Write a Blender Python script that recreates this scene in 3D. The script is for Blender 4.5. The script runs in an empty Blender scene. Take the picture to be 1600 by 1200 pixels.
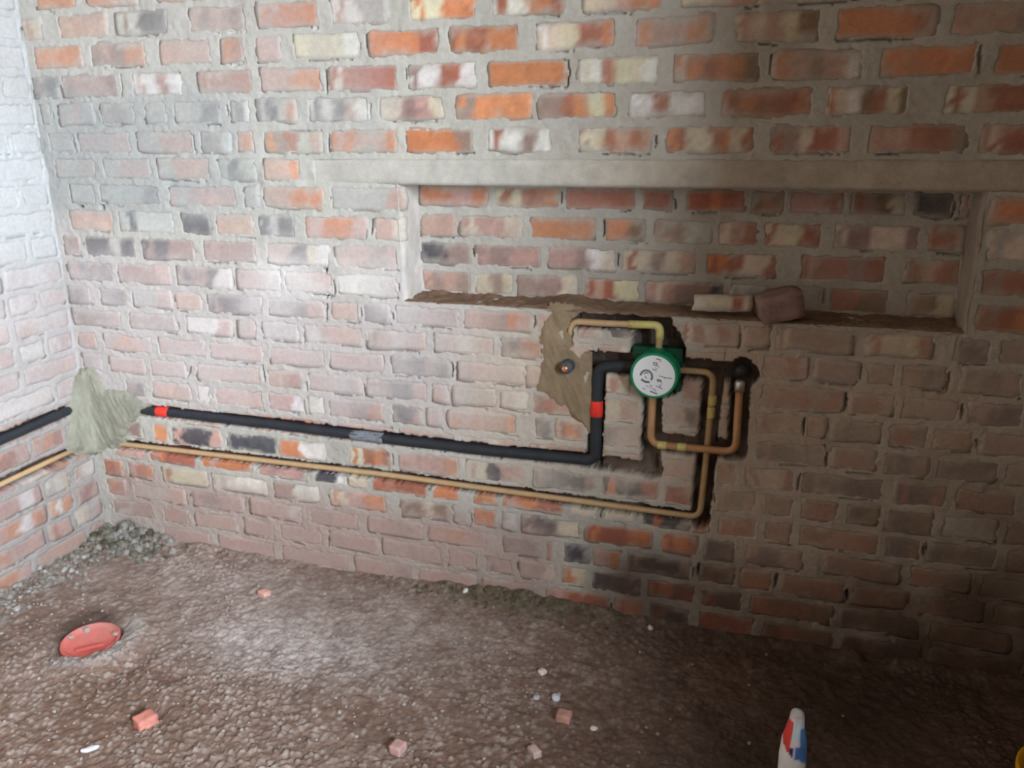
import bpy, bmesh, math, random
import numpy as np
from mathutils import Vector, Matrix, noise as mn
S = bpy.context.scene
COL = S.collection

# ------------------------------------------------------------------ camera, sky, light, exposure
CAM_P = (2.1729, -2.0814, 1.3580); YAW, PITCH, ROLL, FPX = 0.3129, 0.3034, -0.0112, 1302.25
def make_camera():
    cy, sy, cp, sp = math.cos(YAW), math.sin(YAW), math.cos(PITCH), math.sin(PITCH)
    fwd = Vector((-sy*cp, cy*cp, -sp)); rt = Vector((cy, sy, 0)); up = rt.cross(fwd)
    cr, sr = math.cos(ROLL), math.sin(ROLL)
    rt, up = cr*rt + sr*up, -sr*rt + cr*up
    cd = bpy.data.cameras.new('camera'); co = bpy.data.objects.new('camera', cd); COL.objects.link(co)
    m = Matrix((rt, up, -fwd)).transposed().to_4x4(); m.translation = CAM_P
    co.matrix_world = m
    cd.sensor_width = 36; cd.lens = FPX*36/1600; cd.clip_start = 0.02
    cd.dof.use_dof = True; cd.dof.focus_distance = 1.35; cd.dof.aperture_fstop = 6.0     # the phone focused a little short
    S.camera = co
make_camera()
S.view_settings.view_transform = 'Standard'; S.view_settings.look = 'None'
S.view_settings.exposure = 0.0; S.view_settings.gamma = 1.0; S.view_settings.use_curve_mapping = False

W = bpy.data.worlds.new('sky'); S.world = W; W.use_nodes = True
bg = W.node_tree.nodes['Background']; bg.inputs['Color'].default_value = (0.72, 0.82, 1.0, 1); bg.inputs['Strength'].default_value = .30

def area(name, loc, target, sx, sy, power, col, spread=180):
    ld = bpy.data.lights.new(name, 'AREA'); ld.shape = 'RECTANGLE'; ld.size = sx; ld.size_y = sy
    ld.energy = power; ld.color = col; ld.spread = math.radians(spread)
    o = bpy.data.objects.new(name, ld); COL.objects.link(o); o.location = loc
    o.rotation_euler = (Vector(target) - Vector(loc)).to_track_quat('-Z', 'Y').to_euler()
    return o
area('window_daylight', (5.48, -3.22, 2.42), (0, -3.22, 2.42), 4.04, 2.68, 3100, (.88, .97, 1.06))

# ------------------------------------------------------------------ helpers
RNG = random.Random(11)
_T = np.random.RandomState(5).rand(256, 256)
def vn(x, z, sc, seed=0):
    """smooth value noise in -1..1"""
    x = np.asarray(x, float)/sc + seed*17.31 + 100; z = np.asarray(z, float)/sc + seed*7.77 + 100
    xi = np.floor(x).astype(int); zi = np.floor(z).astype(int); fx = x-xi; fz = z-zi
    fx = fx*fx*(3-2*fx); fz = fz*fz*(3-2*fz)
    a = _T[xi & 255, zi & 255]; b = _T[(xi+1) & 255, zi & 255]; c = _T[xi & 255, (zi+1) & 255]; d = _T[(xi+1) & 255, (zi+1) & 255]
    return 2*((a*(1-fx)+b*fx)*(1-fz) + (c*(1-fx)+d*fx)*fz) - 1
def fbm(x, z, sc, seed=0, octs=3):
    r = 0; a = 1; t = 0
    for i in range(octs):
        r = r + a*vn(x, z, sc/2**i, seed+i*3); t += a; a *= .55
    return r/t
def sst(e0, e1, x):
    t = np.clip((x-e0)/(e1-e0), 0, 1); return t*t*(3-2*t)
def box(x, z, x0, x1, z0, z1, f):
    """soft-edged rectangle mask"""
    return sst(x0-f, x0+f, x)*(1-sst(x1-f, x1+f, x))*sst(z0-f, z0+f, z)*(1-sst(z1-f, z1+f, z))

def mesh_obj(name, verts, faces, mat, parent=None, cols=None, smooth=True):
    me = bpy.data.meshes.new(name)
    verts = np.asarray(verts, np.float32); n = len(verts)
    if isinstance(faces, np.ndarray):
        nf, k = faces.shape
        me.vertices.add(n); me.vertices.foreach_set('co', verts.ravel())
        me.loops.add(nf*k); me.loops.foreach_set('vertex_index', faces.astype(np.int32).ravel())
        me.polygons.add(nf); me.polygons.foreach_set('loop_start', np.arange(0, nf*k, k, dtype=np.int32))
        me.update(calc_edges=True)
    else:
        me.from_pydata([tuple(map(float, v)) for v in verts], [], faces)
    if smooth:
        me.polygons.foreach_set('use_smooth', np.ones(len(me.polygons), bool))
    if cols is not None:
        at = me.color_attributes.new('Col', 'FLOAT_COLOR', 'POINT')
        c4 = np.ones((n, 4), np.float32); c4[:, :3] = cols; at.data.foreach_set('color', c4.ravel())
    me.materials.append(mat); me.validate(); me.update()
    o = bpy.data.objects.new(name, me); COL.objects.link(o)
    if parent: o.parent = parent
    return o
def grid_faces(nu, nv, flip=False):
    i = np.arange((nu-1)*(nv-1)); u = i % (nu-1); v = i//(nu-1); a = v*nu+u
    f = np.stack([a, a+1, a+nu+1, a+nu], 1)
    return f[:, ::-1] if flip else f
def empty(name, loc):
    o = bpy.data.objects.new(name, None); COL.objects.link(o); o.location = loc; o.empty_display_size = .05
    return o
def tag(o, label=None, cat=None, group=None, kind=None):
    if label: o['label'] = label
    if cat: o['category'] = cat
    if group: o['group'] = group
    if kind: o['kind'] = kind
    return o
def local(parent, o):
    """o was built in world coordinates; keep it there under a parent that stands elsewhere"""
    o.parent = parent; o.matrix_parent_inverse = Matrix.Translation(parent.location).inverted()
    return o

# ------------------------------------------------------------------ materials
def mat(name, base=(.5, .5, .5), rough=.8, metal=0.0, bump=0.0, bscale=200, var=.0, attr=False, spec=.3, vscale=60, coat=0):
    m = bpy.data.materials.new(name); m.use_nodes = True; nt = m.node_tree; N = nt.nodes; L = nt.links
    b = N['Principled BSDF']; b.inputs['Roughness'].default_value = rough; b.inputs['Metallic'].default_value = metal
    b.inputs['Specular IOR Level'].default_value = spec; b.inputs['Coat Weight'].default_value = coat
    geo = N.new('ShaderNodeNewGeometry')
    if attr:
        a = N.new('ShaderNodeAttribute'); a.attribute_name = 'Col'; src = a.outputs['Color']
    else:
        a = N.new('ShaderNodeRGB'); a.outputs[0].default_value = (*base, 1); src = a.outputs[0]
    if var:
        n = N.new('ShaderNodeTexNoise'); n.inputs['Scale'].default_value = vscale; n.inputs['Detail'].default_value = 6; n.inputs['Roughness'].default_value = .65
        L.new(geo.outputs['Position'], n.inputs['Vector'])
        r = N.new('ShaderNodeMapRange'); r.inputs[1].default_value = .25; r.inputs[2].default_value = .75
        r.inputs[3].default_value = 1-var; r.inputs[4].default_value = 1+var; L.new(n.outputs['Fac'], r.inputs[0])
        mx = N.new('ShaderNodeVectorMath'); mx.operation = 'SCALE'; L.new(src, mx.inputs[0]); L.new(r.outputs[0], mx.inputs['Scale'])
        src = mx.outputs[0]
    L.new(src, b.inputs['Base Color'])
    if bump:
        n2 = N.new('ShaderNodeTexNoise'); n2.inputs['Scale'].default_value = bscale; n2.inputs['Detail'].default_value = 5
        L.new(geo.outputs['Position'], n2.inputs['Vector'])
        bp = N.new('ShaderNodeBump'); bp.inputs['Strength'].default_value = bump; bp.inputs['Distance'].default_value = .004
        L.new(n2.outputs['Fac'], bp.inputs['Height']); L.new(bp.outputs[0], b.inputs['Normal'])
    return m
M_BRICK = mat('old_brick', rough=.92, attr=True, var=.13, vscale=70, bump=.35, bscale=200, spec=.15)
M_MORTAR = mat('lime_mortar', rough=.95, attr=True, var=.09, vscale=70, bump=.4, bscale=220, spec=.1)
M_FLOOR = mat('muddy_screed', rough=.62, attr=True, var=.25, vscale=130, bump=.6, bscale=420, spec=.4)
M_CEMENT = mat('wet_cement', rough=.85, attr=True, var=.10, vscale=60, bump=.35, bscale=160, spec=.2)
M_CONC = mat('lintel_concrete', rough=.9, attr=True, var=.12, vscale=50, bump=.4, bscale=200, spec=.15)
M_PLAIN = mat('grey_render', (.29, .23, .175), rough=.95, var=.15, vscale=12)
M_FLOOR2 = mat('floor_beyond', (.15, .10, .075), rough=.8, var=.2, vscale=14)
M_FOAM = mat('black_foam_lagging', (.022, .026, .032), rough=.55, var=.35, vscale=30, bump=.25, bscale=120, spec=.4)
M_REDTAPE = mat('red_tape', (.80, .045, .03), rough=.45, var=.08)
M_GREYTAPE = mat('silver_tape', (.20, .22, .25), rough=.45, var=.35, vscale=80)
M_COPPER = mat('dusty_copper', (.53, .36, .195), rough=.5, metal=.15, var=.12, vscale=40, spec=.4)
M_COPPER2 = mat('warm_copper', (.50, .27, .13), rough=.5, metal=.2, var=.12, vscale=40, spec=.4)
M_COPPERN = mat('bright_copper', (.85, .42, .25), rough=.3, metal=.8)
M_FLUX = mat('yellow_solder_joint', (.62, .55, .20), rough=.6, var=.2, vscale=120)
M_CHROME = mat('dull_chrome', (.62, .60, .58), rough=.3, metal=.7)
M_GREEN = mat('green_plastic', (.004, .23, .10), rough=.4, spec=.45, var=.06)
M_DGREEN = mat('dark_green_plastic', (.003, .055, .028), rough=.45, spec=.4)
M_STICKER = mat('white_sticker', (.80, .82, .84), rough=.5, var=.03, vscale=30)
M_INK = mat('grey_ink', (.16, .17, .18), rough=.6)
M_RED = mat('dusty_red_plastic', (.62, .13, .11), rough=.6, attr=True, var=.12, vscale=60)
M_SOCKET = mat('grey_plastic_socket', (.07, .08, .09), rough=.6)
M_STONE = mat('fragment', rough=.9, attr=True, var=.2, vscale=150, bump=.4, bscale=300, spec=.2)
M_TUBE = mat('printed_film', rough=.35, attr=True, var=.04, spec=.5)
M_YELLOW = mat('yellow_plastic', (.75, .42, .02), rough=.45, spec=.4)

PAL = {'o': (.52, .205, .10), 'r': (.345, .13, .085), 'p': (.47, .295, .245), 'm': (.30, .205, .175), 'k': (.075, .07, .08),
       'c': (.60, .51, .40), 'y': (.60, .545, .385), 'w': (.68, .645, .60), 'g': (.42, .405, .37), 'b': (.20, .12, .075)}
MORTAR_C = (.42, .395, .345)
PAL = {k: np.array(v) for k, v in PAL.items()}

# ------------------------------------------------------------------ wall data (millimetres on the wall: bed height, then brick extents and colour bands)
COURSES = """1714:69-214oo,248-428oop,482-652o
1635:0-77pc,133-311ppp,338-515bgkk,581-762mpm,797-984poo,1017-1180pwgg,1237-1420oyoo,1453-1640rwor,1683-1874ycpoo,1908-2087cycoo,2122-2289cyr,2323-2503oro,2532-2708p
1556:25-209oo,232-429pmo,472-646pp,671-752or,784-867pp,900-1094yccw,1118-1320ooor,1342-1529oroo,1566-1764wcyrro,1806-1988oppo,2033-2216pcpyb,2247-2450oooor,2472-2654pppm
1474:0-103mk,110-321mppm,364-537pwrw,588-770prr,788-984ppoo,998-1201crrr,1225-1416mwrw,1445-1648ooo,1673-1868cwrycw,1899-2096coroob,2122-2313opmpw,2343-2535ooooo,2564-2735oo
1397:13-61g,81-219gpg,235-366gmg,395-477cgc,494-655ggk,682-753gkw,765-899gkgo,929-1114kwkpw,1138-1328ycmpy,1354-1561mooo,1571-1773mmroyo,1796-1983wwrwww,2012-2217rorro,2242-2414ocwbryb,2481-2662rwprrr
1316:26-124g,136-335ppp,351-552gpp,573-680kmw,693-755oo,780-970omrgp,990-1192poppo,1211-1404ooom,1438-1610rwmw,1675-1864mcrprp,1891-2097orccrocr,2125-2306rmcrrp,2337-2537pprrm,2560-2739crrr
1241:34-192gp,216-391gpp,413-602gpp,623-751kg,771-894ppo
1165:75-177g,189-412ggk,440-678gpp,699-752g,762-963ppoo,979-1203gggp,2600-2764ooorr
1085:58-229pp,244-450kgg,472-580kk,593-728pp,736-862kgk,889-1089poop,1104-1198ppc,2605-2777gcpp
1006:16-91mm,104-296kkgk,315-513mkmm,537-723mmmm,755-963ppkcw,977-1175pppmp,2603-2790mrkk
926:16-199pkbk,212-415mmmp,429-629kmkw,643-799ppp,806-967ppp,977-1170wwgp,2605-2803mrob
848:0-97mkr,127-234kk,251-407ggp,414-515pp,528-730mkkm,741-935mkkp,950-1046pp,1054-1142kk,1154-1351mmpmm,1358-1559ormop,1570-1643pp,1678-1755rpc,1763-1866kkk,1912-1944kp,1947-2093crcrp,2100-2169pp,2178-2359cmmmm,2384-2532rcyr,2572-2651kkk,2664-2841mm
775:2-201bbbp,226-410pmmm,443-610wwp,628-700gp,713-844gg,857-1053wppp,1063-1252mpcoo,1268-1453cpwpp,1464-1591mkrr,1602-1724pp,1741-1824ppc,1955-2067ppp,2078-2144pp,2152-2260pprp,2272-2381mmm,2391-2459mm,2466-2569rkk,2596-2727mkm
699:7-90bo,111-306boop,325-507gpp,517-713ppp,731-922pppp,933-1117pppp,1133-1321mkkmk,1336-1533mppmp,1537-1605orm,1620-1694gmm,1746-1826crc,1954-2019rrr,2040-2095pp,2151-2350mrrmr,2361-2467rrp,2479-2606mm,2619-2739mk
626:13-96mm,122-269ppp,284-425pp,459-695ppp,713-838ppr,855-1038ppgp,1047-1246pmkkp,1256-1312op,1320-1454pkkm,1462-1547pw,1558-1690brrb,1751-1851yyrr,1913-2020ppkp,2049-2100pp,2147-2261rpcp,2267-2319rp,2328-2447mkkm,2459-2547rrk,2554-2643mr,2657-2776mm
552:172-256mk,276-433ppp,448-505w,517-696ppp,710-835ppw,848-909w,918-1104mpmmo,1127-1230kkp,1236-1286p,1300-1513oprrro,1563-1617kk,1624-1710ror,1753-1857kkmm,1916-1961ro,1968-2027kk,2054-2092p,2153-2323rkkkm,2335-2444mrm,2456-2563mkm,2573-2708kk,2721-2827mm
477:107-299pp,319-519pp,533-729ppo,742-929pop,942-1131opp,1145-1327ppp,1339-1526pcp,1539-1710crr,1754-1894brr,1919-2028pppk,2058-2113or,2130-2256rcyr,2268-2464mkkk,2486-2608rkkr,2622-2759rr
403:106-215mm,261-317o,332-523pkkp,542-725kkk,734-896ooww,977-1120ocror,1141-1333pppo,1350-1538pckpp,1557-1742mkkkkm,1756-1917okkr,1924-2026rrp,2063-2164pkkp,2177-2259mm,2275-2368rr,2383-2465kb,2473-2589kb,2603-2729gg
328:92-217pp,228-412orr,430-630poo,647-827pp,849-960kkw,971-1037cc,1049-1232rrrr,1245-1330oo,1378-1449oo,1461-1651porr,1659-1750cc,1759-1854cc,1868-2000rkk,2010-2054or,2074-2177rrr,2189-2262rr,2277-2474rroor,2484-2570kkb,2584-2740bk
254:29-110ro,131-241pro,267-454rycc,468-681gww,695-865mmww,894-1094oyppoo,1137-1299bbyb,1307-1366gg,1372-1448oo,1460-1507g,1522-1700pkkcc,1710-1906orroo,1927-2028ror,2038-2125kkk,2150-2296pkkpm,2343-2534rrrrb,2549-2695rr,2709-2861bk
179:26-112or,139-352ggp,373-576pkpp,600-799pppw,817-993mmpp,1022-1213pppbp,1226-1415poopp,1466-1584kkk,1595-1633rg,1649-1727kk,1735-1819ppo,1834-2011mkkkm,2032-2130rkr,2139-2223oo,2243-2405rrr,2421-2558rrb,2573-2733rb
105:36-211gm,248-356rm,374-547ppp,567-688pp,704-863ppp,882-1054mppp,1067-1269ppmpp,1286-1389pp,1405-1497kpp,1513-1630pmc,1640-1721oc,1734-1876kkkk,1891-2024robr,2036-2152rkk,2169-2381rrb,2397-2597bk,2612-2801bb
30:238-432mpp,458-679ppp,703-948ppp,964-1170ppm,1185-1381ppp,1395-1562ppp,1591-1787prrr,1798-1890roo,1901-2019bkk,2036-2191rr,2208-2389rb,2405-2607bk,2622-2841bb"""
RECESS = """1165:1190-1402oopo,1411-1602rcro,1617-1809rrrr,1818-1903rr,1932-2081rrorr,2091-2179rb,2182-2314pppr,2322-2452rmbc,2463-2550kkk,2556-2607cr
1085:1176-1302ppp,1310-1503cppc,1514-1702oooo,1724-1837oob,1854-2008pmgg,2016-2117cpr,2128-2268rcyrr,2293-2489cmmcycm,2503-2587rrp
1006:1186-1348kkmm,1357-1552pmpp,1565-1759ppmwc,1769-1972rcmcp,1988-2170rorccr,2223-2421prrmr,2460-2616rmprr
926:1178-1345pmpm,1351-1469ccmc,1476-1652mmmc,1666-1826rpryy,1835-2042cpmmk,2058-2153cgg,2215-2283gg,2298-2438rrbb,2473-2593rbc"""
def parse(t):
    out = []
    for ln in t.strip().split('\n'):
        z, rest = ln.split(':'); L = []
        for s in rest.split(','):
            a, r = s.split('-'); d = ''.join(ch for ch in r if ch.isdigit()); L.append((int(a)/1000, int(d)/1000, r[len(d):]))
        out.append((int(z)/1000, L))
    return out
COURSES = parse(COURSES); RECESS = parse(RECESS)
ZS = [c[0] for c in COURSES]
NX0, NX1, NZ0, NZ1, ND = 1.187, 2.589, .888, 1.206, .118       # the recess under the lintel
LZ0, LZ1, LX0 = 1.206, 1.272, .925                             # lintel

# chases cut in the wall: polyline (x, z), half width, depth
CH_B = [
 ([(-.02, .474), (.74, .474), (1.42, .466), (1.735, .470)], .0205, .055), ([(1.735, .470), (1.90, .460)], .022, .035),
 ([(1.733, .470), (1.737, .74)], .0225, .060), ([(1.72, .752), (2.12, .752)], .029, .065),
 ([(2.106, .770), (2.106, .54)], .025, .060), ([(1.886, .68), (1.886, .46)], .026, .050), ([(1.885, .545), (2.11, .545)], .027, .055),
 ([(2.036, .745), (2.026, .335)], .026, .060), ([(-.02, .343), (.64, .345), (1.09, .349), (1.49, .345), (2.03, .339)], .0190, .045),
 ([(1.665, .862), (1.90, .868)], .023, .055), ([(1.898, .870), (1.898, .80)], .029, .060), ([(1.893, .735), (1.893, .80)], .070, .070),
 ([(1.657, .858), (1.656, .80)], .012, .030)]
CH_L = [([(-.02, .477), (-.7, .464)], .0205, .055), ([(-.02, .338), (-.7, .332)], .0205, .038)]
GAPS_B = [(.109, 1.128, .013, .003), (.194, 1.128, .009, .007), (1.865, 1.091, .010, .016)]
def chase(x, z, lst, gaps=()):
    """depth of the cut at wall points"""
    out = np.zeros(np.shape(x))
    rag = .004*fbm(x, z, .03, 9) + .0025*vn(x, z, .008, 12)
    for pl, hw, dp in lst:
        d = np.full(np.shape(x), 9.)
        for (ax, az), (bx, bz) in zip(pl[:-1], pl[1:]):
            vx, vz = bx-ax, bz-az; t = np.clip(((x-ax)*vx+(z-az)*vz)/(vx*vx+vz*vz), 0, 1)
            d = np.minimum(d, np.hypot(x-ax-t*vx, z-az-t*vz))
        out = np.maximum(out, dp*(1-sst(hw-.003, hw+.001, d+rag)))
    for gx, gz, hw, hh in gaps:
        out = np.maximum(out, .06*((np.abs(x-gx) < hw) & (np.abs(z-gz) < hh)))
    return out

def lerp(a, b, t):
    return a*(1-t[..., None]) + np.asarray(b)*t[..., None]
def film_shade_back(c, x, z):
    """lime wash, slurry and dust over brick and mortar alike; the right side also gets painted shade"""
    n = fbm(x, z, .22, 21, 4); n2 = fbm(x, z, .06, 31, 3)
    k = lambda m, lo, hi: np.clip(m*(lo+(hi-lo)*(.5+.5*np.clip(1.6*n+.9*n2, -1, 1))), 0, 1)
    c = lerp(c, (.30, .235, .175), k(sst(1.35, 2.0, x)*sst(.7, .95, z), .12, .42))      # penumbra painted into the colour: browner and darker to the right
    c = lerp(c, (.41, .385, .36), k(box(x, z, -.2, 1.15, 1.44, 1.9, .12), .08, .58))
    c = lerp(c, (.315, .318, .312), k(box(x, z, -.2, .72, 1.10, 1.47, .10), .50, .97))
    c = lerp(c, (.38, .378, .36), k(box(x, z, .66, 1.16, 1.27, 1.46, .06), .20, .62))
    c = lerp(c, (.37, .368, .345), k(box(x, z, .70, 1.17, 1.02, 1.28, .07), .05, .55))
    c = lerp(c, (.49, .445, .435), k(box(x, z, -.2, 1.45, .50, 1.00, .14), .45, .97))
    c = lerp(c, (.60, .575, .55), k(box(x, z, .72, 1.18, .87, 1.00, .06), .0, .85))
    c = lerp(c, (.56, .47, .39), k(box(x, z, 1.35, 2.15, .38, .86, .10), .10, .80))
    c = lerp(c, (.365, .27, .24), k(box(x, z, .05, 1.62, -.2, .26, .07), .50, .97))
    c = lerp(c, (.43, .345, .285), k(box(x, z, 2.05, 3.2, .10, .84, .12), .40, .95))
    c = lerp(c, (.09, .052, .038), k(box(x, z, 1.75, 3.3, -.3, .22, .11), .45, .95))  # dimness of the bottom right painted as a dark brown tone
    c = lerp(c, (.07, .045, .035), k(box(x, z, 2.40, 3.3, -.3, .50, .22), .2, .85))  # the same painted dimness, spread higher at the right end
    c = lerp(c, (.46, .43, .385), k(box(x, z, 1.1, 1.7, .34, .43, .05), .0, .5))
    return c
def film_left(c, y, z):
    n = fbm(y, z, .2, 41, 4); n2 = fbm(y, z, .06, 44, 3)
    k = lambda m, lo, hi: np.clip(m*(lo+(hi-lo)*(.5+.5*np.clip(1.6*n+.9*n2, -1, 1))), 0, 1)
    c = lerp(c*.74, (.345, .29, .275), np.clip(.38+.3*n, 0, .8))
    c = lerp(c, (.455, .46, .46), k(sst(.78, 1.05, z), .75, 1.0))
    c = lerp(c, (.47, .44, .435), k(box(z*0, z, -1, 1, .50, .90, .10), .30, .9))
    return c
def shaded_cut(c, x, z, dp):  # raw brick in the cut, blackened to stand for the deep shade there
    t = sst(.004, .02, dp); n = (.5+.5*vn(x, z, .05, 55))
    return lerp(c, np.array((.038, .017, .012)), t*.98*(.6+.4*n))

def slurry(x, z):
    return np.clip(box(x, z, -.2, .74, 1.08, 1.45, .08) + box(x, z, -.2, 1.45, .48, 1.00, .12) + box(x, z, .05, 1.65, -.2, .25, .06) + .8*box(x, z, 2.05, 3.2, .10, .84, .1), 0, 1)
def brick_mesh(x0, x1, zc, h, code, plane, seed, frame, chases, film, gaps=(), tilt=.0025):
    """one brick as a worn face with its own bands of colour; frame maps (along, depth, up) to the world"""
    r = random.Random(seed); near = any(True for pl, hw, dp in chases for q in np.linspace(0, 1, 25)
        for (a, b) in zip(pl[:-1], pl[1:]) if x0-.05 < a[0]+(b[0]-a[0])*q < x1+.05 and abs(a[1]+(b[1]-a[1])*q-zc) < h/2+.04)
    cell = .005 if near else .0125
    nu = max(4, int((x1-x0)/cell)+1); nv = max(5, int(h/cell)+1)
    u = np.linspace(0, 1, nu); v = np.linspace(0, 1, nv); U, V = np.meshgrid(u, v)
    X = x0+(x1-x0)*U; Z = zc+h*(V-.5) + (U-.5)*r.uniform(-.006, .006)
    ed = np.minimum(np.minimum(U, 1-U)*(x1-x0), np.minimum(V, 1-V)*h)
    # uneven outline: edges wander, corners are chipped
    k = np.clip(1-ed/.014, 0, 1)
    X = X + k*(.0035*vn(X, Z, .02, seed % 50)+.003*vn(X, Z, .06, seed % 37)); Z = Z + k*(.003*vn(X, Z, .025, (seed+9) % 50)+.0035*vn(X, Z, .08, seed % 31))
    cx, cz = (x0+x1)/2, zc
    cd = np.hypot(np.minimum(U, 1-U)*(x1-x0), np.minimum(V, 1-V)*h)
    kc = np.clip(1-cd/.012, 0, 1)*r.uniform(.2, .6)
    X = X+(cx-X)*kc*.06; Z = Z+(cz-Z)*kc*.2
    sl = slurry(X, Z) if frame is back else sst(.7, 1.0, Z)
    D = plane - r.uniform(-.0006, .0020)*(1-.85*sl) + (.0016-.0013*sl)*np.clip(1-ed/.005, 0, 1)**2
    D = D + .0014*fbm(X, Z, .045, seed % 40) + ((U-.5)*r.uniform(-tilt, tilt) + (V-.5)*r.uniform(-tilt, tilt))*(1-.7*sl)
    dp = chase(X, Z, chases, gaps) if chases else np.zeros_like(X)
    D = D+dp
    # colour bands
    nb = len(code); t = U*nb + .35*vn(X, Z, .03, seed % 60) + .16*vn(X, Z, .009, seed % 33)
    t = np.clip(t, .001, nb-.001); cols = np.array([PAL[ch] for ch in code])
    i0 = np.clip(np.floor(t-.5).astype(int), 0, nb-1); i1 = np.clip(i0+1, 0, nb-1); f = sst(.32, .68, t-.5-np.floor(t-.5))
    C = cols[i0]*(1-f[..., None]) + cols[i1]*f[..., None]
    C = C*(1+.22*vn(X, Z, .016, (seed+13) % 53)[..., None]*np.clip(vn(X, Z, .06, (seed+23) % 53)+.5, 0, 1)[..., None])
    C = C*(1+.14*fbm(X, Z, .05, (seed+3) % 47)[..., None])*r.uniform(.88, 1.10)
    C = C*np.array((1, 1+r.uniform(-.05, .05), 1+r.uniform(-.06, .06)))
    sm = np.clip(1.15-ed/(.011+.010*np.clip(vn(X, Z, .09, (seed+2) % 29), -.5, 1))+.9*fbm(X, Z, .035, (seed+5) % 41)+.5*vn(X, Z, .010, 17), 0, 1)*.8 + .5*np.clip(2.2*fbm(X, Z, .07, (seed+7) % 43)-.85, 0, 1)
    C = lerp(C, MORTAR_C, np.clip(sm, 0, .85))
    C = film(C, X, Z); C = shaded_cut(C, X, Z, dp)
    # skirt back into the wall
    ring = np.concatenate([np.arange(nu), np.arange(1, nv)*nu+nu-1, (nv-1)*nu+np.arange(nu-2, -1, -1), np.arange(nv-2, 0, -1)*nu])
    Xf, Zf, Df, Cf = X.ravel(), Z.ravel(), D.ravel(), C.reshape(-1, 3); n0 = len(Xf); m = len(ring)
    Xa = np.concatenate([Xf, Xf[ring]]); Za = np.concatenate([Zf, Zf[ring]]); Da = np.concatenate([Df, Df[ring]+.02]); Ca = np.concatenate([Cf, Cf[ring]*.8])
    F = grid_faces(nu, nv); j = np.arange(m); sk = np.stack([ring, n0+j, n0+(j+1) % m, ring[(j+1) % m]], 1)
    return frame(Xa, Da, Za), np.concatenate([F, sk]), Ca
back = lambda a, d, z: np.stack([a, d, z], 1)            # along +x, depth +y
left = lambda a, d, z: np.stack([-d, a, z], 1)           # along +y (towards the corner), depth -x

def heights(zs, i):
    up = (zs[i-1]-zs[i]) if i else .079
    dn = (zs[i]-zs[i+1]) if i+1 < len(zs) else .074
    return min(up, dn) - .011

def mortar_field(x0, x1, z0, z1, cell, bricks, plane_fn, chases, gaps, film, frame, base, seed, skim=lambda X, Z: 0*X, cracks=()):
    nu = int((x1-x0)/cell)+1; nv = int((z1-z0)/cell)+1
    X, Z = np.meshgrid(np.linspace(x0, x1, nu), np.linspace(z0, z1, nv))
    n = fbm(X, Z, .05, seed, 4); nl = fbm(X, Z, .25, seed+5, 2)
    m2 = vn(X, Z, .011, seed+8)
    D = -.0010 + .0024*n + .0011*m2 + skim(X, Z)
    D = D + .010*np.clip(vn(X, Z, .09, seed+4)-.35, 0, 1)          # places where the joint has fallen out
    ins = np.zeros_like(X)
    for (bx0, bx1, zc, h) in bricks:
        a0, a1 = int((bx0-x0)/cell)-2, int((bx1-x0)/cell)+3; b0, b1 = int((zc-h/2-z0)/cell)-2, int((zc+h/2-z0)/cell)+3
        a0, b0 = max(a0, 0), max(b0, 0)
        if a1 <= a0 or b1 <= b0: continue
        xs, zz = X[b0:b1, a0:a1], Z[b0:b1, a0:a1]
        if xs.size == 0: continue
        e = np.minimum(np.minimum(xs-bx0, bx1-xs), np.minimum(zz-zc+h/2, zc+h/2-zz))
        ins[b0:b1, a0:a1] = np.maximum(ins[b0:b1, a0:a1], sst(.003, .0095, e + .0060*n[b0:b1, a0:a1] + .002*m2[b0:b1, a0:a1] - .001))
    D = D + ins*.014
    ck = np.zeros_like(X); wob = .0035*vn(X, Z, .03, seed+11)+.0015*vn(X, Z, .009, seed+12)
    for (cx0, cz0, cx1, cz1, hw, dp_) in cracks:
        a0, a1 = int((min(cx0, cx1)-x0)/cell)-4, int((max(cx0, cx1)-x0)/cell)+5; b0, b1 = int((min(cz0, cz1)-z0)/cell)-4, int((max(cz0, cz1)-z0)/cell)+5
        a0, b0 = max(a0, 0), max(b0, 0); xs, zz = X[b0:b1, a0:a1], Z[b0:b1, a0:a1]
        if xs.size == 0: continue
        vx, vz = cx1-cx0, cz1-cz0; tt = np.clip(((xs-cx0)*vx+(zz-cz0)*vz)/(vx*vx+vz*vz+1e-9), 0, 1)
        d = np.hypot(xs-cx0-tt*vx + (wob[b0:b1, a0:a1] if abs(vz) > abs(vx) else 0), zz-cz0-tt*vz + (wob[b0:b1, a0:a1] if abs(vx) >= abs(vz) else 0))
        taper = .35+.65*np.sin(np.pi*np.clip(tt, .05, .95)); ck[b0:b1, a0:a1] = np.maximum(ck[b0:b1, a0:a1], dp_*(1-sst(hw*.6, hw*1.15, d/taper)))
    D = D + ck
    dp = chase(X, Z, chases, gaps) if chases else 0*X
    D = np.maximum(D, 0)*0 + D + dp + plane_fn(X, Z)
    C = np.ones(X.shape+(3,))*np.array(base)*(1+.12*nl+.10*n)[..., None]
    C = film(C, X, Z); C = shaded_cut(C, X, Z, dp)
    return frame(X.ravel(), D.ravel(), Z.ravel()), grid_faces(nu, nv), C.reshape(-1, 3)

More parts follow.
